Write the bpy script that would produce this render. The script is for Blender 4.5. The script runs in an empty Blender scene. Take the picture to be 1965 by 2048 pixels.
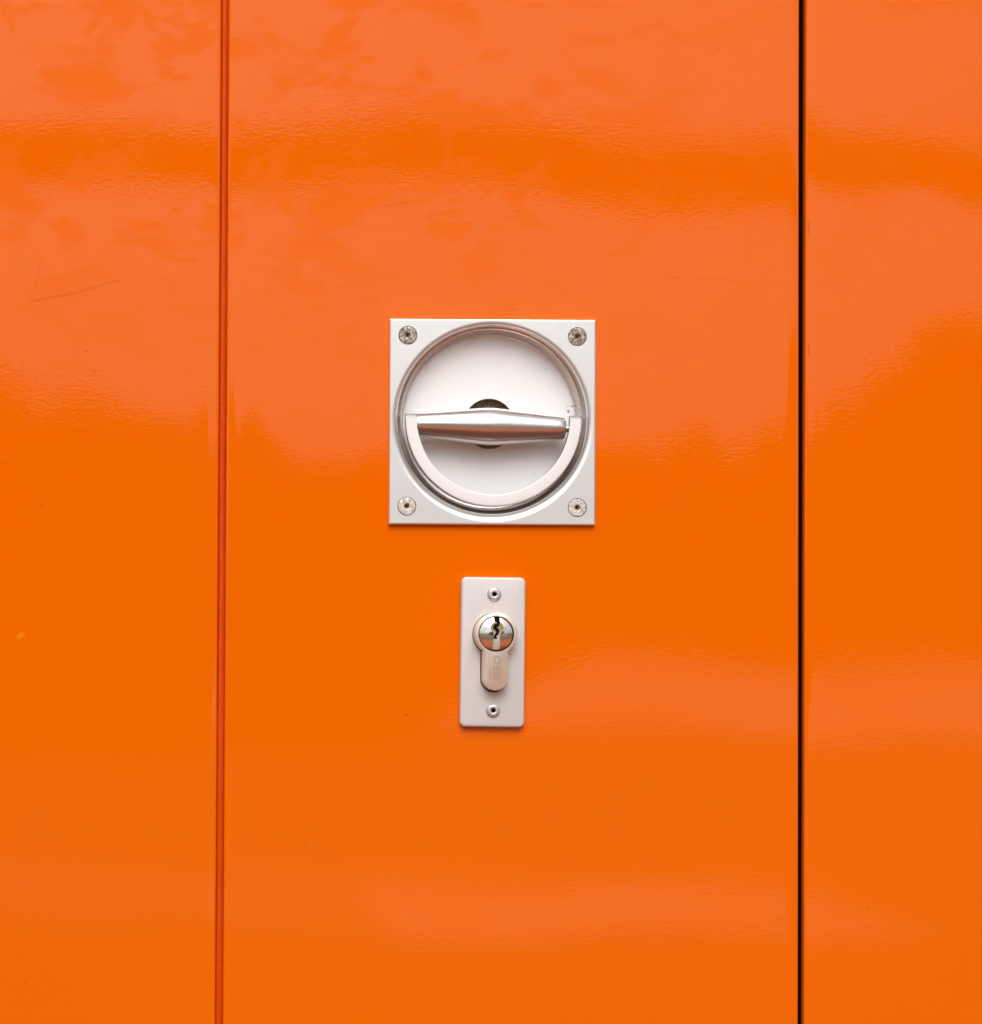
import bpy, bmesh, math, random
from mathutils import Vector, Matrix, noise

random.seed(7)
scene = bpy.context.scene
COL = scene.collection
MM = 0.001
H0 = 1.10                     # height (m) of the picture's centre on the wall

# ------------------------------------------------------------------ camera
W_PX, H_PX = 1965.0, 2048.0   # pixel frame used for measuring
CX, CD, CZ = -110.0, 900.0, -80.0      # camera foot relative to wall centre (mm), distance from wall
PITCH, ROLL = math.radians(0.87), math.radians(0.34)
FOC, SW = 82.4, 36.0
fwd = Vector((0, math.cos(PITCH), math.sin(PITCH)))
r0 = Vector((1, 0, 0)); u0 = Vector((0, -math.sin(PITCH), math.cos(PITCH)))
right = math.cos(ROLL) * r0 + math.sin(ROLL) * u0
up = -math.sin(ROLL) * r0 + math.cos(ROLL) * u0
CAMP = Vector((CX, -CD, CZ))
v0 = -CAMP
SHX = v0.dot(right) / v0.dot(fwd) * FOC / SW
SHY = v0.dot(up) / v0.dot(fwd) * FOC / SW

def at(px, py, y=0.0):
    """photo pixel -> (x, z) in mm on the plane y (mm) of the wall"""
    a = ((px - W_PX / 2) / W_PX + SHX) * SW / FOC
    b = (-(py - H_PX / 2) / W_PX + SHY) * SW / FOC
    d = fwd + right * a + up * b
    t = (y - CAMP.y) / d.y
    p = CAMP + d * t
    return p.x, p.z

cam_d = bpy.data.cameras.new('camera')
cam = bpy.data.objects.new('camera', cam_d); COL.objects.link(cam)
cam_d.sensor_fit = 'HORIZONTAL'; cam_d.sensor_width = SW; cam_d.lens = FOC
cam_d.shift_x = SHX; cam_d.shift_y = SHY
cam_d.clip_start = 0.02; cam_d.clip_end = 1000
M = Matrix((right, up, -fwd)).transposed().to_4x4()
M.translation = Vector((CX * MM, -CD * MM, H0 + CZ * MM))
cam.matrix_world = M
scene.camera = cam

# ------------------------------------------------------------------ light
SUN_EL, SUN_AZ = math.radians(48), math.radians(-4)   # azimuth measured from straight in front of the wall, minus = left
world = bpy.data.worlds.new('World'); scene.world = world
world.use_nodes = True
wn = world.node_tree; wn.nodes.clear()
sky = wn.nodes.new('ShaderNodeTexSky'); sky.sky_type = 'NISHITA'; sky.sun_disc = False
sky.sun_elevation = SUN_EL; sky.sun_rotation = math.pi - SUN_AZ
sky.air_density = 1.0; sky.dust_density = 6.0; sky.ozone_density = 1.0
hsv = wn.nodes.new('ShaderNodeHueSaturation'); hsv.inputs['Saturation'].default_value = 0.22   # overcast: nearly white
bg = wn.nodes.new('ShaderNodeBackground'); bg.inputs['Strength'].default_value = 0.12
wo = wn.nodes.new('ShaderNodeOutputWorld')
wn.links.new(sky.outputs[0], hsv.inputs['Color']); wn.links.new(hsv.outputs[0], bg.inputs['Color'])
wn.links.new(bg.outputs[0], wo.inputs['Surface'])

sun_d = bpy.data.lights.new('sun', 'SUN'); sun_d.energy = 1.2; sun_d.angle = math.radians(48)
sun_d.color = (1.0, 0.96, 0.9)
sun = bpy.data.objects.new('sun', sun_d); COL.objects.link(sun)
sdir = Vector((math.sin(SUN_AZ) * math.cos(SUN_EL), -math.cos(SUN_AZ) * math.cos(SUN_EL), math.sin(SUN_EL)))
sun.location = sdir * 30
sun.rotation_euler = sdir.to_track_quat('Z', 'Y').to_euler()

vs = scene.view_settings
vs.view_transform = 'Standard'; vs.look = 'None'; vs.gamma = 1.0
vs.exposure = 0.0
try: vs.use_curve_mapping = False
except Exception: pass
try:
    scene.cycles.max_bounces = 10
    scene.cycles.use_denoising = True
except Exception: pass

# ------------------------------------------------------------------ node helpers
class NT:
    def __init__(s, name):
        s.m = bpy.data.materials.new(name); s.m.use_nodes = True
        s.t = s.m.node_tree; s.t.nodes.clear()
        s.out = s.n('ShaderNodeOutputMaterial')
    def n(s, typ, **kw):
        x = s.t.nodes.new(typ)
        for k, v in kw.items(): setattr(x, k, v)
        return x
    def l(s, a, b): s.t.links.new(a, b)
    def put(s, sock, v):
        if hasattr(v, 'is_output') or isinstance(v, bpy.types.NodeSocket): s.l(v, sock)
        else: sock.default_value = v
    def math(s, op, a, b=0.0, clamp=False):
        x = s.n('ShaderNodeMath', operation=op, use_clamp=clamp)
        s.put(x.inputs[0], a); s.put(x.inputs[1], b); return x.outputs[0]
    def vmath(s, op, a, b=None, scale=None):
        x = s.n('ShaderNodeVectorMath', operation=op)
        s.put(x.inputs[0], a)
        if b is not None: s.put(x.inputs[1], b)
        if scale is not None: s.put(x.inputs['Scale'], scale)
        return x.outputs['Value'] if op in ('DOT_PRODUCT', 'LENGTH', 'DISTANCE') else x.outputs['Vector']
    def rng(s, v, a, b, c=0.0, d=1.0, smooth=True):
        x = s.n('ShaderNodeMapRange', interpolation_type='SMOOTHSTEP' if smooth else 'LINEAR')
        for i, q in enumerate((v, a, b, c, d)): s.put(x.inputs[i], q)
        return x.outputs[0]
    def noise(s, vec, scale, detail=2.0, rough=0.5, dist=0.0):
        x = s.n('ShaderNodeTexNoise')
        s.l(vec, x.inputs['Vector']); x.inputs['Scale'].default_value = scale
        x.inputs['Detail'].default_value = detail; x.inputs['Roughness'].default_value = rough
        x.inputs['Distortion'].default_value = dist
        return x.outputs['Fac']
    def mix(s, f, a, b, blend='MIX'):
        x = s.n('ShaderNodeMix', data_type='RGBA', blend_type=blend)
        s.put(x.inputs['Factor'], f); s.put(x.inputs[6], a); s.put(x.inputs[7], b)
        return x.outputs[2]
    def pos(s):
        """world position in mm, measured from the wall centre"""
        g = s.n('ShaderNodeNewGeometry')
        p = s.vmath('SUBTRACT', g.outputs['Position'], (0, 0, H0))
        return s.vmath('SCALE', p, scale=1000.0)
    def bsdf(s, **kw):
        b = s.n('ShaderNodeBsdfPrincipled')
        for k, v in kw.items(): s.put(b.inputs[k], v)
        s.l(b.outputs[0], s.out.inputs['Surface']); return b
    def marks(s, p, segs):
        """mask of thin scratches / chips: (x0,z0,x1,z1,half width,strength) in mm on the wall"""
        flat = s.vmath('MULTIPLY', p, (1, 0, 1)); acc = None
        wob = s.noise(flat, 0.35, 2)
        wob2 = s.math('MULTIPLY', s.math('SUBTRACT', wob, 0.5), 1.2)
        flat = s.vmath('ADD', flat, s._comb(wob2, 0.0, wob2))
        grit = s.rng(s.noise(flat, 1.6, 3), 0.35, 0.6, 0.25, 1.0)
        for (x0, z0, x1, z1, w, k) in segs:
            A = Vector((x0, 0, z0)); d = Vector((x1 - x0, 0, z1 - z0)); L2 = max(d.length_squared, 1e-6)
            pa = s.vmath('SUBTRACT', flat, tuple(A))
            t = s.math('MULTIPLY', s.vmath('DOT_PRODUCT', pa, tuple(d)), 1.0 / L2, clamp=True)
            dist = s.vmath('DISTANCE', pa, s.vmath('SCALE', tuple(d), scale=t))
            m = s.rng(dist, w * 0.4, w, k, 0.0)
            acc = m if acc is None else s.math('MAXIMUM', acc, m)
        return s.math('MULTIPLY', acc, grit)
    def _comb(s, x, y, z):
        c = s.n('ShaderNodeCombineXYZ')
        for i, v in enumerate((x, y, z)): s.put(c.inputs[i], v)
        return c.outputs[0]

def rgb(c): return (c[0], c[1], c[2], 1.0)

# ------------------------------------------------------------------ materials
def px_seg(x0, y0, x1, y1, w, k):
    a = at(x0, y0); b = at(x1, y1); return (a[0], a[1], b[0], b[1], w, k)

SCRATCHES = (
        (82, 520, 76, 550, 0.16, .8), (76, 550, 71, 577, 0.14, .75),
        (60, 603, 150, 586, 0.7, .35), (150, 586, 240, 560, 0.8, .28),
        (40, 612, 135, 618, 0.12, .35), (620, 490, 830, 440, 0.10, .38), (830, 440, 1010, 395, .10, .38),
        (640, 480, 700, 466, .12, .3), (772, 412, 815, 405, .35, .4), (1025, 422, 1042, 422, .2, .5), (1003, 430, 1035, 437, .2, .45),
        (1348, 1030, 1385, 966, 0.16, .75), (1362, 72, 1370, 85, .16, .6), (1300, 15, 1318, 28, .16, .5),
        (1330, 552, 1460, 560, .14, .4), (1460, 560, 1570, 574, .14, .35),
        (1560, 615, 1585, 628, .18, .5), (1568, 520, 1575, 524, .2, .6), (1618, 570, 1720, 560, .16, .22), (1800, 520, 1910, 500, .16, .22),
        (15, 1080, 120, 1062, .12, .4), (0, 928, 14, 920, .2, .6),
        (1020, 620, 1030, 618, .25, .7), (985, 632, 1022, 628, .2, .5), (918, 12, 935, 5, .2, .6),
        (475, 245, 480, 243, .3, .6), (465, 106, 467, 106, .25, .8), (83, 1009, 85, 1010, .35, .9), (999, 1652, 1000, 1653, .35, .9),
        (812, 1428, 815, 1430, .4, .9), (50, 1965, 52, 1965, .4, .9), (604, 1685, 614, 1687, .25, .7), (138, 2004, 140, 2004, .25, .7),
        (1412, 640, 1417, 642, .25, .5), (1735, 1815, 1737, 1816, .35, .8), (1438, 97, 1440, 98, .3, .9), (812, 1874, 816, 1876, .3, .6),
        (1616, 690, 1620, 712, .35, .7), (1618, 440, 1620, 470, .3, .6), (1555, 740, 1620, 760, .12, .2),
        (172, 702, 174, 703, .8, .5), (186, 743, 188, 743, .8, .45), (1500, 1290, 1503, 1295, .25, .4), (1577, 1182, 1580, 1185, .35, .6),
)
def paint_material(region, x0r, x1r, y0r, y1r):
    s = NT('orange gloss paint ' + region)
    p = s.pos()
    flat = s.vmath('MULTIPLY', p, (1, 0.2, 1))
    # colour: tiny cast of the coat, faint drawn lines
    streak = s.noise(s.vmath('MULTIPLY', p, (0.05, 0.05, 1.6)), 1.0, 3, 0.6)
    grain = s.noise(flat, 2.2, 2, 0.7)
    big = s.noise(flat, 0.006, 2)
    v = s.math('ADD', s.math('MULTIPLY', s.math('SUBTRACT', streak, 0.5), 0.13),
               s.math('MULTIPLY', s.math('SUBTRACT', grain, 0.5), 0.10))
    v = s.math('ADD', v, s.math('MULTIPLY', s.math('SUBTRACT', big, 0.5), 0.18))
    fac = s.math('ADD', 0.5, v, clamp=True)
    base = s.mix(fac, rgb((0.79, 0.116, 0.0003)), rgb((0.915, 0.172, 0.0005)))
    scr = [px_seg(*q) for q in SCRATCHES if x0r <= q[0] < x1r and y0r <= q[1] < y1r]
    mk = s.marks(p, scr)
    base = s.mix(s.math('MULTIPLY', mk, 0.75), base, rgb((0.22, 0.018, 0.001)))
    # one yellow chip at the left, pale nicks
    if x0r < 40 < x1r:
        chip = s.marks(p, [px_seg(38, 1273, 46, 1268, 1.5, 1.0)])
        base = s.mix(s.math('MULTIPLY', chip, 0.5), base, rgb((0.9, 0.36, 0.02)))
    # smeared film: softens the mirror in patches
    wv = s.vmath('MULTIPLY', p, (1.0, 1, 1.6))
    big_n = s.noise(wv, 0.022, 5.0, 0.6, 0.3)
    sm = s.rng(big_n, 0.50, 0.62)
    sm2 = s.rng(s.noise(s.vmath('ADD', wv, (310, 50, 90)), 0.045, 4.0, 0.55, 0.4), 0.54, 0.63)
    sep = s.n('ShaderNodeSeparateXYZ'); s.l(p, sep.inputs[0])
    film = s.math('MAXIMUM', sm, sm2)
    left = s.rng(sep.outputs[0], -40, 130, 1.0, 0.3)
    film = s.math('MULTIPLY', film, left)
    film = s.math('MULTIPLY', film, s.rng(sep.outputs[2], 30, 140, 0.10, 1.0))   # wiped clean lower down
    soft = s.noise(flat, 0.03, 2)
    rough = s.math('ADD', 0.024, s.math('MULTIPLY', film, 0.07))
    rough = s.math('ADD', rough, s.math('MULTIPLY', mk, 0.3))
    rough = s.math('ADD', rough, s.math('MULTIPLY', soft, 0.02))
    # orange peel, drawn out sideways
    pe = s.noise(s.vmath('MULTIPLY', p, (0.36, 0.3, 0.80)), 1.0, 1.0, 0.5)
    pe_amp = s.rng(s.noise(flat, 0.012, 2), 0.35, 0.65, 0.55, 1.2)
    hgt = s.math('MULTIPLY', pe, pe_amp)
    hgt = s.math('SUBTRACT', hgt, s.math('MULTIPLY', mk, 0.8))
    bump = s.n('ShaderNodeBump'); bump.inputs['Strength'].default_value = 1.0
    bump.inputs['Distance'].default_value = 1.0e-5
    s.l(hgt, bump.inputs['Height'])
    spec = s.math('SUBTRACT', 0.35, s.math('MULTIPLY', film, 0.19))
    b = s.bsdf(**{'Base Color': base, 'Roughness': rough, 'IOR': 1.5, 'Specular IOR Level': spec, 'Normal': bump.outputs[0]})
    return s.m

def metal(name, col, rough, metallic=1.0, grime=0.0, grime_col=(0.1, 0.07, 0.045), brush=0.0, chips=None, noise_scale=0.25, bump=0.0, low=None):
    s = NT(name); p = s.pos()
    n1 = s.noise(p, noise_scale, 4, 0.6)
    n2 = s.noise(p, 3.5, 2, 0.6)
    base = s.mix(s.rng(n2, 0.3, 0.7), rgb([c * 0.97 for c in col]), rgb([min(1, c * 1.02) for c in col]))
    met = metallic
    r = s.math('ADD', rough - 0.03, s.math('MULTIPLY', n1, 0.06))
    g = None
    if grime > 0:
        g = s.math('MULTIPLY', s.rng(s.noise(p, noise_scale * 2.2, 5, 0.65), 0.62 - 0.32 * grime, 0.80 - 0.25 * grime), 0.9)
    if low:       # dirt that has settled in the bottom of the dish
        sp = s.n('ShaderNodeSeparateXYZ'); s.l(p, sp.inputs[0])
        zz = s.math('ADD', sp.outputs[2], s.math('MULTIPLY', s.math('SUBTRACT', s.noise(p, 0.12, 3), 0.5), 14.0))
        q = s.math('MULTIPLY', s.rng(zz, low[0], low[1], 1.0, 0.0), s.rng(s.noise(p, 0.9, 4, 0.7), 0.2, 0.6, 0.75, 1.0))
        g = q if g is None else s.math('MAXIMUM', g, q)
    if chips:
        c = s.marks(p, chips)
        g = c if g is None else s.math('MAXIMUM', g, c)
    if g is not None:
        base = s.mix(g, base, rgb(grime_col))
        met = s.math('MULTIPLY', s.math('SUBTRACT', 1.0, g), metallic)
        r = s.math('ADD', r, s.math('MULTIPLY', g, 0.3))
    kw = {'Base Color': base, 'Metallic': met, 'Roughness': r}
    if brush or bump:
        bn = s.n('ShaderNodeBump'); bn.inputs['Strength'].default_value = 1.0
        bn.inputs['Distance'].default_value = (brush or bump) * 1e-5
        s.l(s.noise(s.vmath('MULTIPLY', p, (0.25, 1, 5.0)) if brush else p, 1.0 if brush else 2.0, 3), bn.inputs['Height'])
        kw['Normal'] = bn.outputs[0]
    s.bsdf(**kw)
    return s.m

def plain(name, col, rough=0.6, var=0.15, scale=1.0, spec=0.5):
    s = NT(name); g = s.n('ShaderNodeNewGeometry')
    n = s.noise(g.outputs['Position'], scale, 4, 0.6)
    base = s.mix(n, rgb([c * (1 - var) for c in col]), rgb([min(1, c * (1 + var)) for c in col]))
    s.bsdf(**{'Base Color': base, 'Roughness': rough, 'Specular IOR Level': spec})
    return s.m

def hz(zx, zy):      # handle zoom pixel -> photo pixel
    return 760 + zx * 0.23923, 620 + zy * 0.23923
def chip_at(zx, zy, dx, dz, w, k, y):
    q = at(*hz(zx, zy), y); return (q[0], q[1], q[0] + dx, q[1] + dz, w, k)
FLOOR_Y = 9.4
floor_chips = [chip_at(1572, 842, .15, -.5, .55, 1.0, FLOOR_Y), chip_at(1607, 805, .3, 0, .5, .8, FLOOR_Y), chip_at(1570, 803, .05, 0, .3, .6, FLOOR_Y),
               chip_at(385, 500, 1.2, 1.6, .22, .55, FLOOR_Y), chip_at(1380, 495, .7, .1, .25, .45, FLOOR_Y),
               chip_at(683, 1265, .4, 0, .3, .35, FLOOR_Y), chip_at(1290, 1375, .1, .3, .3, .35, FLOOR_Y),
               chip_at(740, 290, 1.6, .4, .3, .22, FLOOR_Y), chip_at(1060, 770, 2.0, .2, .35, .3, FLOOR_Y), chip_at(1040, 790, 2, -.8, .3, .3, FLOOR_Y)]

MAT = {}
PAINT_L = [paint_material('left', -50, 441, -50, 2100)]
PAINT_R = [paint_material('right', 1604, 2100, -50, 2100)]
PAINT_D = [paint_material('door upper left', 441, 985, -50, 900), paint_material('door upper right', 985, 1604, -50, 900),
           paint_material('door lower', 441, 1604, 900, 2100)]
MAT['plate'] = metal('satin steel', (0.93, 0.925, 0.925), 0.32, 0.78, bump=0.0)
MAT['floor'] = metal('satin steel dish floor', (0.955, 0.965, 0.98), 0.42, 0.28, chips=floor_chips, grime_col=(0.03, 0.024, 0.018))
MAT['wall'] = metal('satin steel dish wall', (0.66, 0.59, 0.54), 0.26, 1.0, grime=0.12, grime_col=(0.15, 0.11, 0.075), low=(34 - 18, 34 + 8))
MAT['ring'] = metal('satin steel ring', (0.94, 0.93, 0.925), 0.40, 0.35)
MAT['ring_under'] = metal('brown ring edge', (0.30, 0.25, 0.21), 0.45, 0.6, grime=0.3, grime_col=(0.1, 0.07, 0.05))  # darker brown tone on the ring's sides and back
MAT['bar'] = metal('brushed steel bar', (0.86, 0.82, 0.81), 0.24, 1.0, brush=0.12)
MAT['recess'] = metal('tarnished brass', (0.30, 0.21, 0.12), 0.5, 0.5, grime=0.6, grime_col=(0.06, 0.045, 0.025), noise_scale=0.8)
MAT['dark'] = plain('black gap', (0.012, 0.009, 0.007), 0.8, spec=0.1)
MAT['screw_dirty'] = metal('dirty screw zinc', (0.62, 0.56, 0.48), 0.4, 0.6, grime=0.78, grime_col=(0.10, 0.075, 0.05), noise_scale=0.55, bump=2.0)
MAT['screw_pale'] = metal('pale screw zinc', (0.76, 0.72, 0.68), 0.45, 0.4, grime=0.45, grime_col=(0.17, 0.11, 0.07), noise_scale=0.6, bump=1.2)
MAT['lockplate'] = metal('silver anodised plate', (0.71, 0.675, 0.668), 0.45, 0.30)
MAT['rivet'] = metal('rivet aluminium', (0.66, 0.62, 0.62), 0.36, 0.55)
MAT['nickel'] = metal('satin nickel', (0.86, 0.745, 0.635), 0.34, 0.6, brush=0.05)
MAT['nickel_line'] = metal('engraved nickel', (0.47, 0.39, 0.33), 0.4, 0.7)
MAT['polished'] = metal('polished nickel', (0.90, 0.85, 0.79), 0.13, 1.0)
MAT['brass'] = metal('worn brass', (0.62, 0.47, 0.30), 0.35, 0.9)
MAT['pale'] = metal('pale milled nickel', (0.72, 0.68, 0.60), 0.40, 0.6)

def seal_material():
    s = NT('orange red sealant'); p = s.pos()
    n = s.noise(s.vmath('MULTIPLY', p, (1, 1, 0.25)), 0.5, 4, 0.6)
    base = s.mix(n, rgb((0.58, 0.048, 0.001)), rgb((0.76, 0.088, 0.002)))
    b = s.n('ShaderNodeBump'); b.inputs['Distance'].default_value = 1.5e-4; b.inputs['Strength'].default_value = 0.9
    s.l(s.noise(s.vmath('MULTIPLY', p, (1, 1, 0.5)), 0.8, 3), b.inputs['Height'])
    r = s.rng(s.noise(s.vmath('MULTIPLY', p, (.3, .3, 1)), 0.02, 3), 0.42, 0.6, 0.12, 0.55)
    s.bsdf(**{'Base Color': base, 'Roughness': r, 'Specular IOR Level': 0.22, 'Normal': b.outputs[0]})
    return s.m
MAT['seal'] = seal_material()
MAT['frame'] = plain('dark frame', (0.006, 0.004, 0.003), 0.8, spec=0.05)

# ------------------------------------------------------------------ mesh helpers (mm -> m)
def finish(name, me, mats, parent=None, loc=(0, 0, 0), smooth=25, rot=None):
    for m in mats:
        if m.name not in [x.name for x in me.materials if x]: me.materials.append(m)
    me.transform(Matrix.Scale(MM, 4)); me.name = name
    if smooth is not None:
        me.polygons.foreach_set('use_smooth', [True] * len(me.polygons))
        me.set_sharp_from_angle(angle=math.radians(smooth))
    me.update()
    o = bpy.data.objects.new(name, me); COL.objects.link(o)
    o.location = Vector(loc) * MM
    if rot: o.rotation_euler = rot
    if parent: o.parent = parent
    return o

def bm_to_mesh(bm):
    bmesh.ops.recalc_face_normals(bm, faces=bm.faces)
    me = bpy.data.meshes.new('m'); bm.to_mesh(me); bm.free(); return me

def lathe(prof, n=96, mats=None, axis='Y', cap=True):
    """prof: (r, h) list; mats: index per segment; revolve round Y (or X)."""
    bm = bmesh.new(); rings = []
    for r, h in prof:
        if r < 1e-6:
            rings.append([bm.verts.new((0, h, 0) if axis == 'Y' else (h, 0, 0))])
        else:
            row = []
            for i in range(n):
                a = 2 * math.pi * i / n
                row.append(bm.verts.new((r * math.cos(a), h, r * math.sin(a)) if axis == 'Y' else (h, r * math.cos(a), r * math.sin(a))))
            rings.append(row)
    for k in range(len(rings) - 1):
        A, B = rings[k], rings[k + 1]; mi = mats[k] if mats else 0
        for i in range(n):
            j = (i + 1) % n
            if len(A) == 1 and len(B) == 1: continue
            if len(A) == 1: f = bm.faces.new((A[0], B[j], B[i]))
            elif len(B) == 1: f = bm.faces.new((A[i], A[j], B[0]))
            else: f = bm.faces.new((A[i], A[j], B[j], B[i]))
            f.material_index = mi
    return bm

def prism(pts, y0, y1, mi=0, bevel=0.0, seg=2, front_only=True):
    """closed outline (x,z) extruded from y0 (front) to y1 (back)"""
    bm = bmesh.new()
    a = [bm.verts.new((x, y0, z)) for x, z in pts]; b = [bm.verts.new((x, y1, z)) for x, z in pts]
    ff = bm.faces.new(a); bm.faces.new(b[::-1]); n = len(pts)
    for i in range(n):
        bm.faces.new((a[i], b[i], b[(i + 1) % n], a[(i + 1) % n]))
    for f in bm.faces: f.material_index = mi
    bmesh.ops.recalc_face_normals(bm, faces=bm.faces)
    if bevel:
        ed = list(ff.edges)
        bmesh.ops.bevel(bm, geom=ed, offset=bevel, segments=seg, profile=0.5, affect='EDGES', clamp_overlap=True)
    return bm

def boolean(me, me_mats, cutters):
    """exact difference in mm space; cutters: (mesh, material). returns a new mesh"""
    o = bpy.data.objects.new('work', me); COL.objects.link(o)
    for m in me_mats: me.materials.append(m)
    cs = []
    for cm, mat in cutters:
        cm.materials.append(mat)
        c = bpy.data.objects.new('cut', cm); COL.objects.link(c); cs.append(c)
        md = o.modifiers.new('b', 'BOOLEAN'); md.operation = 'DIFFERENCE'; md.solver = 'EXACT'; md.object = c
        md.material_mode = 'TRANSFER'
    dg = bpy.context.evaluated_depsgraph_get(); dg.update()
    res = bpy.data.meshes.new_from_object(o.evaluated_get(dg), preserve_all_data_layers=True, depsgraph=dg)
    bpy.data.objects.remove(o)
    for c in cs: bpy.data.objects.remove(c)
    return res

def empty(name, loc_m):
    e = bpy.data.objects.new(name, None); COL.objects.link(e); e.location = loc_m; e.empty_display_size = 0.05
    return e
def tag(o, label, cat, group=None):
    o['label'] = label; o['category'] = cat
    if 'kind' not in o: o['kind'] = 'thing'
    if group: o['group'] = group
    return o

# ------------------------------------------------------------------ surroundings that the paint mirrors (behind the camera, partly added for its bands)
def slab(name, x0, x1, y0, y1, z0, z1, mat, kind=None):
    bm = bmesh.new(); bmesh.ops.create_cube(bm, size=1)
    for v in bm.verts:
        v.co = Vector((x0 if v.co.x < 0 else x1, y0 if v.co.y < 0 else y1, z0 if v.co.z < 0 else z1))
    me = bpy.data.meshes.new(name); bm.to_mesh(me); bm.free(); me.materials.append(mat)
    o = bpy.data.objects.new(name, me); COL.objects.link(o)
    if kind: o['kind'] = kind
    return o

def sheet(name, x0, x1, y0, y1, z, mat):
    me = bpy.data.meshes.new(name)
    me.from_pydata([(x0, y0, z), (x1, y0, z), (x1, y1, z), (x0, y1, z)], [], [(0, 1, 2, 3)])
    me.materials.append(mat)
    o = bpy.data.objects.new(name, me); COL.objects.link(o); o['kind'] = 'structure'
    return o

sheet('ground', -400, 400, -400, 400, 0.0, plain('sandy ground', (0.17, 0.115, 0.045), 0.9, 0.2, 0.8, 0.2))
sheet('paving', -6, 6, -4.0, -1.5, 0.004, plain('brick red paving', (0.46, 0.13, 0.05), 0.85, 0.3, 3.0, 0.2))
sheet('added_shade_strip', -6, 6, -1.5, 0.6, 0.004, plain('dark red shade strip', (0.12, 0.045, 0.03), 0.85, 0.3, 3.0, 0.2))  # dark strip added in place of shade on the ground near the door
sheet('added_pale_strip', 0.75, 3.2, -12.2, -9.4, 0.004, plain('pale ground strip', (0.78, 0.72, 0.62), 0.85, 0.08, 1.0, 0.2))  # unseen pale strip, added for the streak mirrored low in the paint

sheet('added_grey_strip', -8, 0.75, -12.6, -9.6, 0.004, plain('grey ground strip', (0.27, 0.25, 0.22), 0.85, 0.1, 1.0, 0.2))  # fainter strip, added to carry the mirrored band on to the left
steel = plain('added dark beam', (0.02, 0.02, 0.022), 0.6, 0.1, 1.0, 0.2)
b1 = slab('added_beam', -7, 9, -12.3, -12.0, 4.07, 4.38, steel)  # unseen beams, added only to mirror dark bands in the paint
tag(b1, 'lower added unseen dark beam mirrored as a dark band in the paint above the handle', 'beam', 'dark beams added behind the camera')
b2 = slab('added_beam.001', -7, 9, -12.3, -12.0, 5.42, 5.76, steel)
tag(b2, 'upper added unseen dark beam mirrored along the very top of the panels', 'beam', 'dark beams added behind the camera')

def tree_line():
    bm = bmesh.new(); rnd = random.Random(3)
    sky_px = [(-600, 800), (0, 752), (140, 800), (260, 850), (400, 820), (470, 800), (560, 905), (760, 915), (900, 900), (1100, 890), (1300, 870), (1450, 830), (1600, 850), (1750, 790), (1860, 690), (1965, 600), (2300, 560), (2900, 650)]
    def top(px):
        for (a, ya), (b, yb) in zip(sky_px, sky_px[1:]):
            if a <= px <= b: return ya + (yb - ya) * (px - a) / (b - a)
        return 850
    D = 52.0; px = -500
    while px < 2800:
        X = (px - 982) / 5; tx = (X - CX) / CD
        h = H0 + ((1024 - top(px)) / 5 - CZ) / CD * D
        x = X * MM + tx * D
        r = 1.1
        for k in range(7):
            z = h - r * 0.8 - k * h / 7
            c = Vector((x + rnd.uniform(-.5, .5), -D - rnd.uniform(0, 4), max(z, 0.4)))
            res = bmesh.ops.create_icosphere(bm, subdivisions=2, radius=r * rnd.uniform(0.85, 1.15))
            off = rnd.uniform(0, 100)
            for v in res['verts']:
                v.co *= 1 + 0.35 * noise.noise(v.co * 1.7 + Vector((off, 0, 0)))
                v.co += c
        px += 55
    me = bpy.data.meshes.new('trees'); bm.to_mesh(me); bm.free()
    me.materials.append(plain('foliage', (0.055, 0.06, 0.03), 0.8, 0.35, 0.8, 0.2))
    o = bpy.data.objects.new('trees', me); COL.objects.link(o); o['kind'] = 'stuff'
    tag(o, 'far wood across the open ground mirrored as the dark lower reflection', 'trees')
tree_line()
bk = bpy.data.meshes.new('added_pale_bank')     # pale reflector wedge, added unseen to mirror a bright streak in the paint
bk.from_pydata([(3.6, -38.0, 0.0), (3.8, -38.0, 0.62), (7.6, -47.0, 2.1), (7.6, -47.0, 0.0), (30, -38.0, 0.0), (30, -38.0, 0.62), (30, -47.0, 2.1), (30, -47.0, 0.0)], [],
               [(0, 1, 2, 3), (7, 6, 5, 4), (0, 4, 5, 1), (1, 5, 6, 2), (2, 6, 7, 3), (3, 7, 4, 0)])
bk.materials.append(plain('pale reflector', (0.80, 0.76, 0.70), 0.9, 0.1, 1.2, 0.2))
bko = bpy.data.objects.new('added_pale_bank', bk); COL.objects.link(bko); bko['kind'] = 'structure'

# ------------------------------------------------------------------ panels
def undulate(x, z, ph):
    y = 0.20 * math.sin(x / 62 + ph) * math.sin(z / 95 + 1.3 * ph)
    y += 0.16 * math.sin(z / 48 + 0.8 * math.sin(x / 70 + ph) + 2.1 * ph) * 0.5
    y += 0.10 * math.sin(x / 27 + z / 80 + ph)
    n = noise.noise(Vector((x / 60, z / 60, ph * 7.3)))
    y += 0.07 * n
    return y

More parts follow.
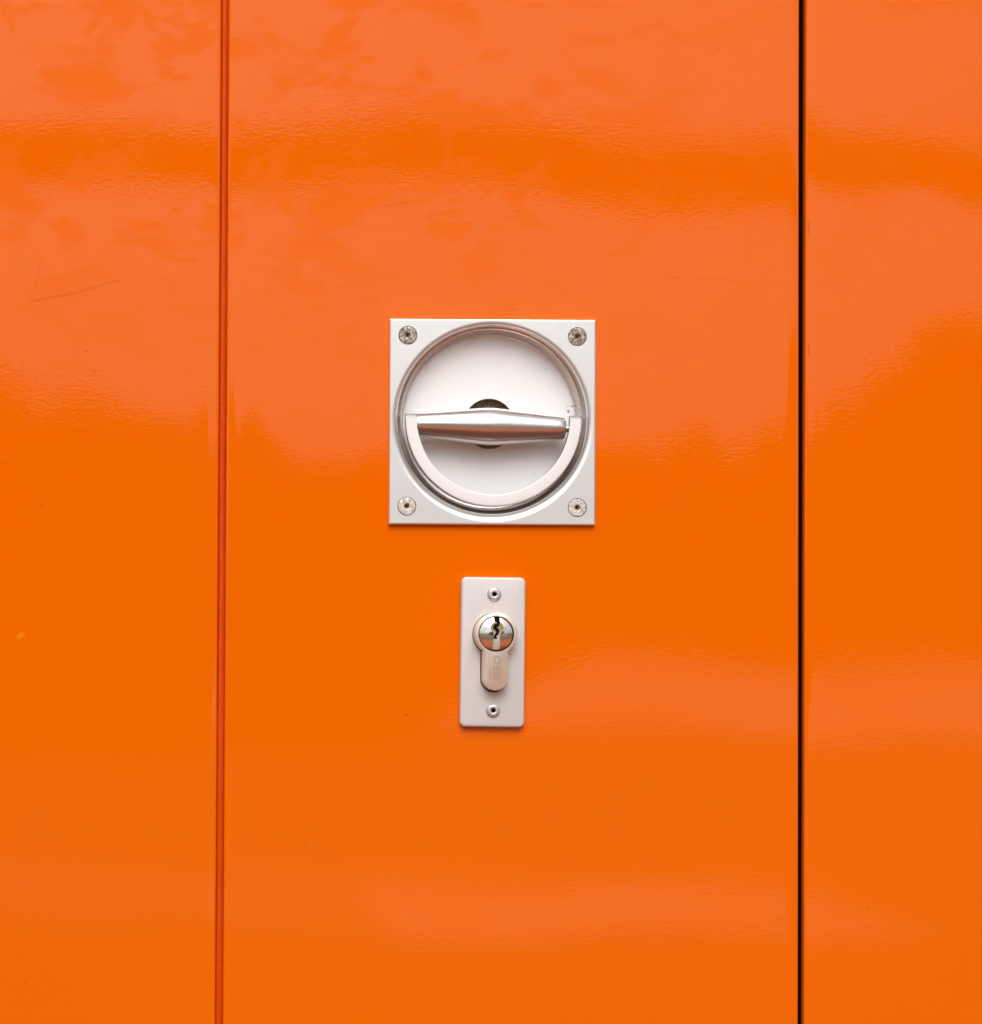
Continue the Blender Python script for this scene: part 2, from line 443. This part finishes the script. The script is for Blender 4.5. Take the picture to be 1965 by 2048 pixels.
def panel_mesh(x0f, x1f, ph, hole=None, round_l=True, round_r=True, dents=()):
    """x0f/x1f: functions z -> edge x (mm). Sheet with rolled edges, front near y=0, 18 mm deep."""
    bm = bmesh.new()
    zs = []
    z = -1075.0
    while z < 950:
        zs.append(z); z += 5.0 if -260 < z < 260 else 40.0
    roll = [(0.0, 18.0), (0.0, 1.0), (0.10, .55), (0.35, .22), (0.7, .06), (1.2, 0.0)]
    xa, xb = x0f(0), x1f(0)
    nin = max(4, int((xb - xa) / 5))
    fr = [i / nin for i in range(nin + 1)]
    rows = []
    for z in zs:
        a, b = x0f(z), x1f(z)
        row = []
        cols = []
        for dx, y in roll: cols.append((a + dx, y))
        for f in fr[1:-1]:
            cols.append((a + (b - a) * f, 0.0))
        for dx, y in reversed(roll): cols.append((b - dx, y))
        for x, y in cols:
            w = undulate(x, z, ph)
            da, db = x - a, b - x
            w += 0.16 * math.exp(-da / 5.0) + 0.10 * math.exp(-db / 4.0)
            for (dx0, dz0, rr, amp) in dents:
                w += amp * math.exp(-((x - dx0) ** 2 + (z - dz0) ** 2) / (rr * rr))
            row.append(bm.verts.new((x, y + (w if y < 5 else 0), z)))
        rows.append(row)
    for i in range(len(rows) - 1):
        for j in range(len(rows[0]) - 1):
            q = (rows[i][j], rows[i][j + 1], rows[i + 1][j + 1], rows[i + 1][j])
            if hole:
                c = sum((v.co for v in q), Vector()) / 4
                if any(hx0 < c.x < hx1 and hz0 < c.z < hz1 for hx0, hx1, hz0, hz1 in hole): continue
            bm.faces.new(q)
    me = bpy.data.meshes.new('panel'); bm.to_mesh(me); bm.free(); return me

def line(px_top, px_bot):
    a = at(px_top, 0); b = at(px_bot, 2048)
    return lambda z: a[0] + (b[0] - a[0]) * (z - a[1]) / (b[1] - a[1])
L_edge = line(443.2, 430.8)      # right edge of the left panel
D_left = line(457.6, 445.6)      # door's left edge
D_right = line(1600.2, 1597.2)   # door's right edge
R_edge = line(1612.6, 1608.2)    # right panel's left edge

def place_root(o):
    o.location = (0, 0, H0); return o

lp = finish('wall_panel', panel_mesh(lambda z: -640.0, L_edge, 0.7), PAINT_L, smooth=60)
place_root(lp); tag(lp, 'orange glossy metal panel left of the red sealed joint', 'metal panel', 'orange panels either side of the door')
dent = at(1832, 470)
rp = finish('wall_panel.001', panel_mesh(R_edge, lambda z: 640.0, 3.9, dents=((dent[0], dent[1], 16, 0.10),)), PAINT_R, smooth=60)
place_root(rp); tag(rp, 'orange glossy metal panel right of the narrow black gap', 'metal panel', 'orange panels either side of the door')

door = empty('metal_door', (0, 0.0, 0.025))
tag(door, 'middle orange metal door with silver ring handle above a key lock', 'door')
DOFF = (0, 0, (H0 - 0.025) / MM)     # wall centre in the door's frame (mm)

HC = at(*hz(942, 935), -2.0)          # handle plate centre
LC = at(900 + (250 + 1592 + 205 + 1555) / 4 * .0957, (1153.7 + 1155.1 + 1452.7 + 1456.0) / 4, -2.5)   # lock plate centre
dp = finish('door_panel', panel_mesh(D_left, D_right, 2.2, hole=[(HC[0] - 40, HC[0] + 40, HC[1] - 40, HC[1] + 40), (LC[0] - 9, LC[0] + 9, LC[1] - 24, LC[1] + 24)]),
            PAINT_D, door, DOFF, smooth=60)
xm = at(985, 900)
for f in dp.data.polygons:
    f.material_index = 2 if f.center.z < xm[1] * MM else (0 if f.center.x < xm[0] * MM else 1)

# sealant bead filling the left joint
def bead():
    bm = bmesh.new(); rows = []
    z = -1070.0
    while z < 940:
        a, b = L_edge(z), D_left(z)
        c = (a + b) / 2; hw = (b - a) / 2 + 0.05
        row = []
        wob = 0.16 * noise.noise(Vector((0, 0, z / 9))) + 0.25 * noise.noise(Vector((3, 0, z / 60)))
        for k in range(9):
            t = -1 + 2 * k / 8
            x = c + hw * t
            y = 0.35 + wob + 1.2 * (t + 0.1) ** 2 + (0.7 if k == 0 else 0) + (0.2 if k == 1 else 0)
            row.append(bm.verts.new((x, y, z)))
        row.append(bm.verts.new((c + hw, 9, z))); row.insert(0, bm.verts.new((c - hw, 9, z)))
        rows.append(row); z += 2.0 if -240 < z < 240 else 30.0
    for i in range(len(rows) - 1):
        for j in range(len(rows[0]) - 1):
            bm.faces.new((rows[i][j], rows[i][j + 1], rows[i + 1][j + 1], rows[i + 1][j]))
    me = bpy.data.meshes.new('bead'); bm.to_mesh(me); bm.free(); return me
sb = finish('joint_seal', bead(), [MAT['seal']], door, DOFF, smooth=50)
sb['label'] = 'glossy red orange bead sealing the joint on the left'

fx = R_edge(0)
fr_me = bm_to_mesh(prism([(fx - 30, -1060), (fx + 30, -1060), (fx + 30, 930), (fx - 30, 930)], 24, 60))
rb = bmesh.new(); rb.from_mesh(fr_me); last = None
for z in (-1060, -230, 0, 230, 930):
    row = [rb.verts.new(q) for q in ((D_right(z) - .3, 24.5, z), (D_right(z) - .3, 6.0, z), (D_right(z) + .15, 2.3, z), (R_edge(z) + .05, 4.2, z), (R_edge(z) + .3, 6.0, z), (R_edge(z) + .3, 24.5, z))]
    if last:
        for i in range(5): rb.faces.new((last[i], last[i + 1], row[i + 1], row[i]))
    last = row
rb.to_mesh(fr_me); rb.free()
frm = finish('door_frame', fr_me, [MAT['frame']])
place_root(frm); tag(frm, 'dark door frame inside the narrow gap beside the right panel', 'frame')

# ------------------------------------------------------------------ flush ring handle
def circ(r, n=96, cx=0, cz=0, a0=0, a1=2 * math.pi, close=False):
    m = n if not close else n + 1
    return [(cx + r * math.cos(a0 + (a1 - a0) * i / n), cz + r * math.sin(a0 + (a1 - a0) * i / n)) for i in range(m)]

def P(zx, zy, y):      # handle zoom pixel -> local mm from plate centre at depth y
    q = at(*hz(zx, zy), y); return q[0] - HC[0], q[1] - HC[1]

PF = -2.0             # plate front
dcx, dcz = P(935, 915, 1.0)      # dish centre
HALF = 41.25
def handle_mesh():
    bm = bmesh.new(); N = 256
    prof = [(40.5, PF, 0), (40.3, PF, 0)]
    for k in range(1, 11):
        t = math.radians(82) * k / 10
        prof.append((37.9 + 2.4 * (1 - math.sin(t)), PF + 2.9 * (1 - math.cos(t)), 0))
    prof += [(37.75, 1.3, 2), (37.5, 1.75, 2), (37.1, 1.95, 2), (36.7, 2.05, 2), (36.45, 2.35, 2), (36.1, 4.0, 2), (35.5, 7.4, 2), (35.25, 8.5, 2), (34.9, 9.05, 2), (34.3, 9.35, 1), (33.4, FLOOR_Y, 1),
             (10.2, FLOOR_Y, 1), (9.9, FLOOR_Y + .2, 3), (9.8, 13.2, 3)]
    rings = []
    for r, y, mi in prof:
        q = min(1.0, (y - PF) / 3.0)
        ox, oz = -0.1 + (dcx + 0.1) * q, 0.1 + (dcz - 0.1) * q
        if r < 11: oz -= 0.65
        rings.append([bm.verts.new((ox + r * math.cos(2 * math.pi * i / N), y, oz + r * math.sin(2 * math.pi * i / N))) for i in range(N)])
    def sq(h, y):
        row = []
        for i in range(N):
            a = 2 * math.pi * i / N; c, s_ = math.cos(a), math.sin(a)
            k = h / max(abs(c), abs(s_)); row.append(bm.verts.new((c * k, y, s_ * k)))
        return row
    outer = [sq(HALF - .55, PF), sq(HALF - .25, PF + .12), sq(HALF - .05, PF + .5), sq(HALF, PF + .8), sq(HALF, 1.2), sq(39.0, 1.2)]
    back = [[bm.verts.new((dcx * .5 + 38.6 * math.cos(2 * math.pi * i / N), yy, dcz * .5 + 38.6 * math.sin(2 * math.pi * i / N))) for i in range(N)] for yy in (1.2, 16.0)]
    def bridge(A, B, mi):
        for i in range(N):
            j = (i + 1) % N
            f = bm.faces.new((A[i], A[j], B[j], B[i])); f.material_index = mi
    chain = list(reversed(outer[:-1])) + rings
    for k in range(len(chain) - 1):
        mi = 0
        if k >= len(outer) - 1: mi = prof[k - (len(outer) - 1) + 1][2]
        bridge(chain[k], chain[k + 1], mi)
    bridge(outer[4], outer[5], 0)
    bridge(outer[5], back[0], 0); bridge(back[0], back[1], 0)
    c1 = bm.verts.new((dcx, 16.0, dcz)); c2 = bm.verts.new((dcx, 13.2, dcz - 0.65))
    for i in range(N):
        j = (i + 1) % N
        bm.faces.new((back[1][i], back[1][j], c1))
        f = bm.faces.new((rings[-1][i], rings[-1][j], c2)); f.material_index = 3
    bmesh.ops.recalc_face_normals(bm, faces=bm.faces)
    me = bpy.data.meshes.new('h'); bm.to_mesh(me); bm.free(); return me

screws = [((235, 210), True), ((1652, 222), True), ((226, 1640), False), ((1652, 1652), False)]
cuts = []
for (zx, zy), _ in screws:
    x, z = P(zx, zy, PF)
    cm = bm_to_mesh(prism(circ(3.78, 48, x, z), PF - 1, PF + 0.9))
    cuts.append((cm, MAT['dark']))
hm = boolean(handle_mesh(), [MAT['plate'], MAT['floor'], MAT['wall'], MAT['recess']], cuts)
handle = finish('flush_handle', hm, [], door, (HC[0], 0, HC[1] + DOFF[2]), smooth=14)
handle['label'] = 'square satin silver plate with round recess for the pull ring'

def screw(zx, zy, dirty, k):
    x, z = P(zx, zy, PF)
    R = 3.55
    bm = bmesh.new(); n = 48; rings = []
    rot = [0.2, 0.9, 0.4, 0.15][k]
    def hexr(a, r):       # rounded six-lobe socket outline
        return r * (1 + 0.10 * math.cos(6 * (a + rot)))
    spec = [(R, PF + .6, 0), (R, PF + .10, 0), (R - .18, PF - .02, 0), (1.75, PF - .05, 0), (1.28, PF - .02, 1), (1.08, PF + .12, 1), (0.98, PF + .7, 1), (0.35, PF + .95, 1)]
    for r, y, hx in spec:
        rings.append([bm.verts.new(((hexr(2 * math.pi * i / n, r) if hx else r) * math.cos(2 * math.pi * i / n), y, (hexr(2 * math.pi * i / n, r) if hx else r) * math.sin(2 * math.pi * i / n))) for i in range(n)])
    for a, b, q in zip(rings, rings[1:], spec[1:]):
        for i in range(n):
            j = (i + 1) % n; f = bm.faces.new((a[i], a[j], b[j], b[i]))
            f.material_index = 1 if q[1] > PF + .5 and q[2] else 0
    f = bm.faces.new(rings[-1]); f.material_index = 1
    # pitted, dirty face
    for v in bm.verts:
        if v.co.y < PF + .05:
            v.co.y += 0.05 * noise.noise(Vector((v.co.x * 1.5 + k * 9, v.co.z * 1.5, 0)))
    o = finish('screw', bm_to_mesh(bm), [MAT['screw_dirty'] if dirty else MAT['screw_pale'], MAT['recess']], handle, (x, 0, z), smooth=30)
    o['label'] = 'brown dirty screw head' if dirty else 'pale speckled screw head'
for k, ((zx, zy), d) in enumerate(screws): screw(zx, zy, d, k)

# ring: swept section from lug to lug
def ring_mesh():
    RY0, RY1 = -2.9, 1.4
    c = P(952, 905, RY0); Ro, Ri = 35.2, 30.6
    Rm, hw = (Ro + Ri) / 2, (Ro - Ri) / 2
    lug_l = P(258, 866, RY0)[1] - c[1]; lug_r = P(1640, 884, RY0)[1] - c[1]
    st = []     # (centre x, z, tangent normal angle, front y)
    rl = 1.7
    def lug(side, top):
        out = []
        for k in range(9):
            t = math.pi / 2 * k / 8
            out.append((side * Rm, top - rl * (1 - math.sin(t)), RY0 + rl * (1 - math.cos(math.pi / 2 - t)), 0.0 if k else 1))
        return out
    left = [(x, z, math.pi, y) for x, z, y, _ in lug(-1, lug_l)]
    for k in range(8): pass
    arc = [(Rm * math.cos(a), Rm * math.sin(a), a, RY0) for a in [math.pi + math.pi * i / 90 for i in range(91)]]
    rgt = [(x, z, 2 * math.pi, y) for x, z, y, _ in lug(1, lug_r)]
    left_rev = [(x, z, a, y) for (x, z, a, y) in sorted(left, key=lambda q: -q[1])]
    st = left_rev + arc + sorted(rgt, key=lambda q: q[1])
    bm = bmesh.new(); rows = []
    b = 0.42; bi = 0.16
    for x, z, a, yf in st:
        ca, sa = math.cos(a), math.sin(a)
        sec = [(-hw, yf + bi), (-hw + bi * .3, yf + bi * .3), (-hw + bi, yf), (0, yf - .06), (hw - b, yf), (hw - b * .3, yf + b * .3), (hw, yf + b), (hw, RY1 - b), (hw - b, RY1), (-hw + b, RY1), (-hw, RY1 - b)]
        rows.append([bm.verts.new((c[0] + x + d * ca, y, c[1] + z + d * sa)) for d, y in sec])
    m = len(rows[0])
    for A, B in zip(rows, rows[1:]):
        for i in range(m):
            j = (i + 1) % m; f = bm.faces.new((A[i], A[j], B[j], B[i]))
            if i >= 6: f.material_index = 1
    bm.faces.new(rows[0]); bm.faces.new(rows[-1][::-1])
    return bm_to_mesh(bm)
ring = finish('pull_ring', ring_mesh(), [MAT['ring'], MAT['ring_under']], handle, (0, 0, 0), smooth=18)

def bar_mesh():
    BY = 1.1
    a = P(308, 947, BY - 4); b = P(1562, 981, BY - 4)
    L = math.hypot(b[0] - a[0], b[1] - a[1]); ang = math.atan2(b[1] - a[1], b[0] - a[0])
    prof = [(0, 0), (4.0, 0), (4.45, .25), (4.6, .7)]
    for i in range(1, 40):
        t = i / 40; x = .7 + (L - 1.8) * t
        d = abs(x - L * .497) / (L * .5)
        d = math.sqrt(d * d + .006) - .077 + .0
        r = 7.55 - (7.55 - 4.5) * min(1, d / .93)
        prof.append((r, x))
    prof += [(4.35, L - .8), (3.9, L - .25), (3.2, L), (1.5, L), (1.5, L + 1.6), (0, L + 1.6)]
    bm = lathe(prof, 96, axis='X')
    me = bm_to_mesh(bm)
    R = Matrix.Rotation(-ang, 4, 'Y'); me.transform(Matrix.Translation((a[0], BY, a[1])) @ R)
    return me
bar = finish('grip_bar', bar_mesh(), [MAT['bar']], handle, (0, 0, 0), smooth=35)

# ------------------------------------------------------------------ lock plate, rivets, cylinder
ANG = math.radians(0.42)
def lz(zx, zy, y=-2.5, base=1130):    # lock zoom pixel -> local mm from lock plate centre
    q = at(900 + zx * .0957, base + zy * .0957, y); return q[0] - LC[0], q[1] - LC[1]
def rrect(w, h, r, n=10):
    pts = []
    for cx, cz, a0 in ((w / 2 - r, h / 2 - r, 0), (-w / 2 + r, h / 2 - r, 90), (-w / 2 + r, -h / 2 + r, 180), (w / 2 - r, -h / 2 + r, 270)):
        for i in range(n + 1):
            a = math.radians(a0 + 90 * i / n); pts.append((cx + r * math.cos(a), cz + r * math.sin(a)))
    return pts
def euro(R, hw, bottom, n=64):
    """profile cylinder outline: circle R at origin with a round-ended tail"""
    a = math.asin(hw / R); rb = hw
    pts = [(R * math.cos(t), R * math.sin(t)) for t in [(-math.pi / 2 + a) + (2 * math.pi - 2 * a) * i / n for i in range(n + 1)]]
    zc = -bottom + rb
    pts += [(rb * math.cos(t), zc + rb * math.sin(t)) for t in [math.pi + math.pi * i / 24 for i in range(25)]]
    return pts

def rotz(me, ang):      # turn in the wall plane
    me.transform(Matrix.Rotation(ang, 4, 'Y')); return me
LF = -2.5
lp_bm = prism(rrect(25.75, 60.0, 2.3), LF, 0.8, bevel=0.85, seg=4)
lp_me = rotz(bm_to_mesh(lp_bm), ANG)
ccx, ccz = lz(925, 1447)             # cylinder axis where it leaves the plate
hole_me = bm_to_mesh(prism([(x + ccx, z + ccz - .1) for x, z in euro(8.62, 5.45, 23.15)], LF - 2, LF + 1.9))
lp_me = boolean(lp_me, [MAT['lockplate']], [(hole_me, MAT['dark'])])
lockp = finish('lock_plate', lp_me, [], door, (LC[0], 0, LC[1] + DOFF[2]), smooth=30)
lockp['label'] = 'narrow upright silver plate with rounded corners'

def rivet(q, k):
    prof = [(2.9, LF + .05), (2.86, LF - .18), (2.7, LF - .42), (2.35, LF - .78), (1.9, LF - .98), (1.5, LF - 1.04), (1.05, LF - .98), (.95, LF - .9), (.9, LF - .06), (0, LF - .03)]
    mats = [0] * 7 + [1, 1]
    o = finish('rivet', bm_to_mesh(lathe(prof, 40, mats)), [MAT['rivet'], MAT['dark']], lockp, (q[0], 0, q[1]), smooth=40)
rivet(lz(930, 615), 0); rivet(lz(905, 1372, base=1290), 1)

PROT = 5.4                            # how far the cylinder stands out of its plate
CF = LF - PROT
fcx, fcz = ccx, ccz
def cyl_mesh():
    bm = prism(euro(8.35, 4.95, 22.6), CF, LF + 1.7, bevel=0.55, seg=2)
    return bm_to_mesh(bm)
groove = bm_to_mesh(prism(circ(7.05, 72, -0.08, -0.1), CF - 1, CF + 1.2))
cm = boolean(cyl_mesh(), [MAT['nickel']], [(groove, MAT['dark'])])
YAW = math.radians(3.5)
cyl = finish('lock_cylinder', cm, [], door, (LC[0] + fcx, 0, LC[1] + fcz + DOFF[2]), smooth=28, rot=(0, ANG, 0))
# lean the cylinder a little to the right, as it is worn loose in its plate
for v in cyl.data.vertices: v.co.x += -(v.co.y - LF * MM) * math.tan(YAW)
def lean(o):
    for v in o.data.vertices: v.co.x += -(v.co.y - LF * MM) * math.tan(YAW)
cyl['label'] = 'beige nickel profile cylinder standing out of the plate'

# plug: domed mirror-bright face with keyway
pc = (-0.08, -0.1)
def kz(zx, zy): return ((zx - 970) * .01914, -(zy - 1437) * .01914)
RS = 17.0
dome = []
for k in range(15):
    r = 6.62 * k / 14
    dome.append((r, CF - 0.9 + (RS - math.sqrt(RS * RS - r * r)) * 1.0))
prof = dome + [(6.72, CF + .68), (6.72, CF + 1.1)]
pm = bm_to_mesh(lathe([(0, prof[0][1])] + prof[1:] + [(0, CF + 1.1)], 96))
kc = kz(980, 1310)
c1 = bm_to_mesh(prism(circ(2.55, 48, kc[0], kc[1]), CF - 2, CF + .15))
slot = [kz(912, 1400), kz(1042, 1400), kz(1040, 1600), kz(1046, 1772), kz(888, 1772), kz(905, 1600)]
c2 = bm_to_mesh(prism(slot, CF - 2, CF + .25))
key = [(915, 1085), (922, 1180), (972, 1190), (985, 1215), (915, 1240), (903, 1285), (905, 1330), (930, 1358), (962, 1372), (968, 1405), (925, 1462), (916, 1515), (930, 1540), (995, 1540), (975, 1490), (1022, 1440), (1034, 1365), (1012, 1322), (975, 1306), (1030, 1268), (1046, 1205), (1042, 1085)]
c3 = bm_to_mesh(prism([kz(*q) for q in key], CF - 2.5, CF + .9))
pm = boolean(pm, [MAT['polished']], [(c1, MAT['brass']), (c2, MAT['pale']), (c3, MAT['dark'])])
plug = finish('key_plug', pm, [], cyl, (0, 0, 0), smooth=22)
plug.location = (pc[0] * MM, 0, pc[1] * MM)
lean(plug)
plug['label'] = 'mirror bright round plug with zigzag black keyway'

# engraved lettering, read from bottom to top
def lettering():
    cu = bpy.data.curves.new('t', 'FONT'); cu.body = 'ISEO'
    cu.size = 3.0; cu.space_character = 1.12
    cu.align_x = 'CENTER'; cu.align_y = 'CENTER'
    cu.fill_mode = 'NONE'; cu.bevel_depth = 0.085; cu.bevel_resolution = 1; cu.resolution_u = 4
    o = bpy.data.objects.new('t', cu); COL.objects.link(o)
    dg = bpy.context.evaluated_depsgraph_get(); dg.update()
    me = bpy.data.meshes.new_from_object(o.evaluated_get(dg))
    bpy.data.objects.remove(o)
    xs = [v.co.x for v in me.vertices]; ys = [v.co.y for v in me.vertices]
    L = max(xs) - min(xs); Hh = max(ys) - min(ys); mx = (max(xs) + min(xs)) / 2; my = (max(ys) + min(ys)) / 2
    for v in me.vertices:
        u = (v.co.x - mx) / L * 9.3; t = (v.co.y - my) / Hh * 2.75
        v.co = Vector((-t, v.co.z + CF + 0.015, u))
    bm = bmesh.new(); bm.from_mesh(me)
    # fine unreadable line beside it
    def tick(x0, x1, z0, z1):
        res = bmesh.ops.create_cube(bm, size=1)
        for v in res['verts']:
            v.co = Vector((x0 if v.co.x < 0 else x1, CF - .03 if v.co.y < 0 else CF + .05, z0 if v.co.z < 0 else z1))
    tick(-2.62, -2.5, -4.6, -1.0); tick(-2.75, -2.3, -1.0, -0.85); tick(-2.75, -2.35, -4.75, -4.6)
    me.clear_geometry(); bm.to_mesh(me); bm.free(); me.materials.clear()
    return me
tx = finish('lettering', lettering(), [MAT['nickel_line']], cyl, (0, 0, 0), smooth=40)
lc = (0.35, -13.4)
for v in tx.data.vertices: v.co.x += lc[0] * MM; v.co.z += lc[1] * MM
lean(tx)
tx['label'] = 'small engraved outline letters running up the cylinder tail'
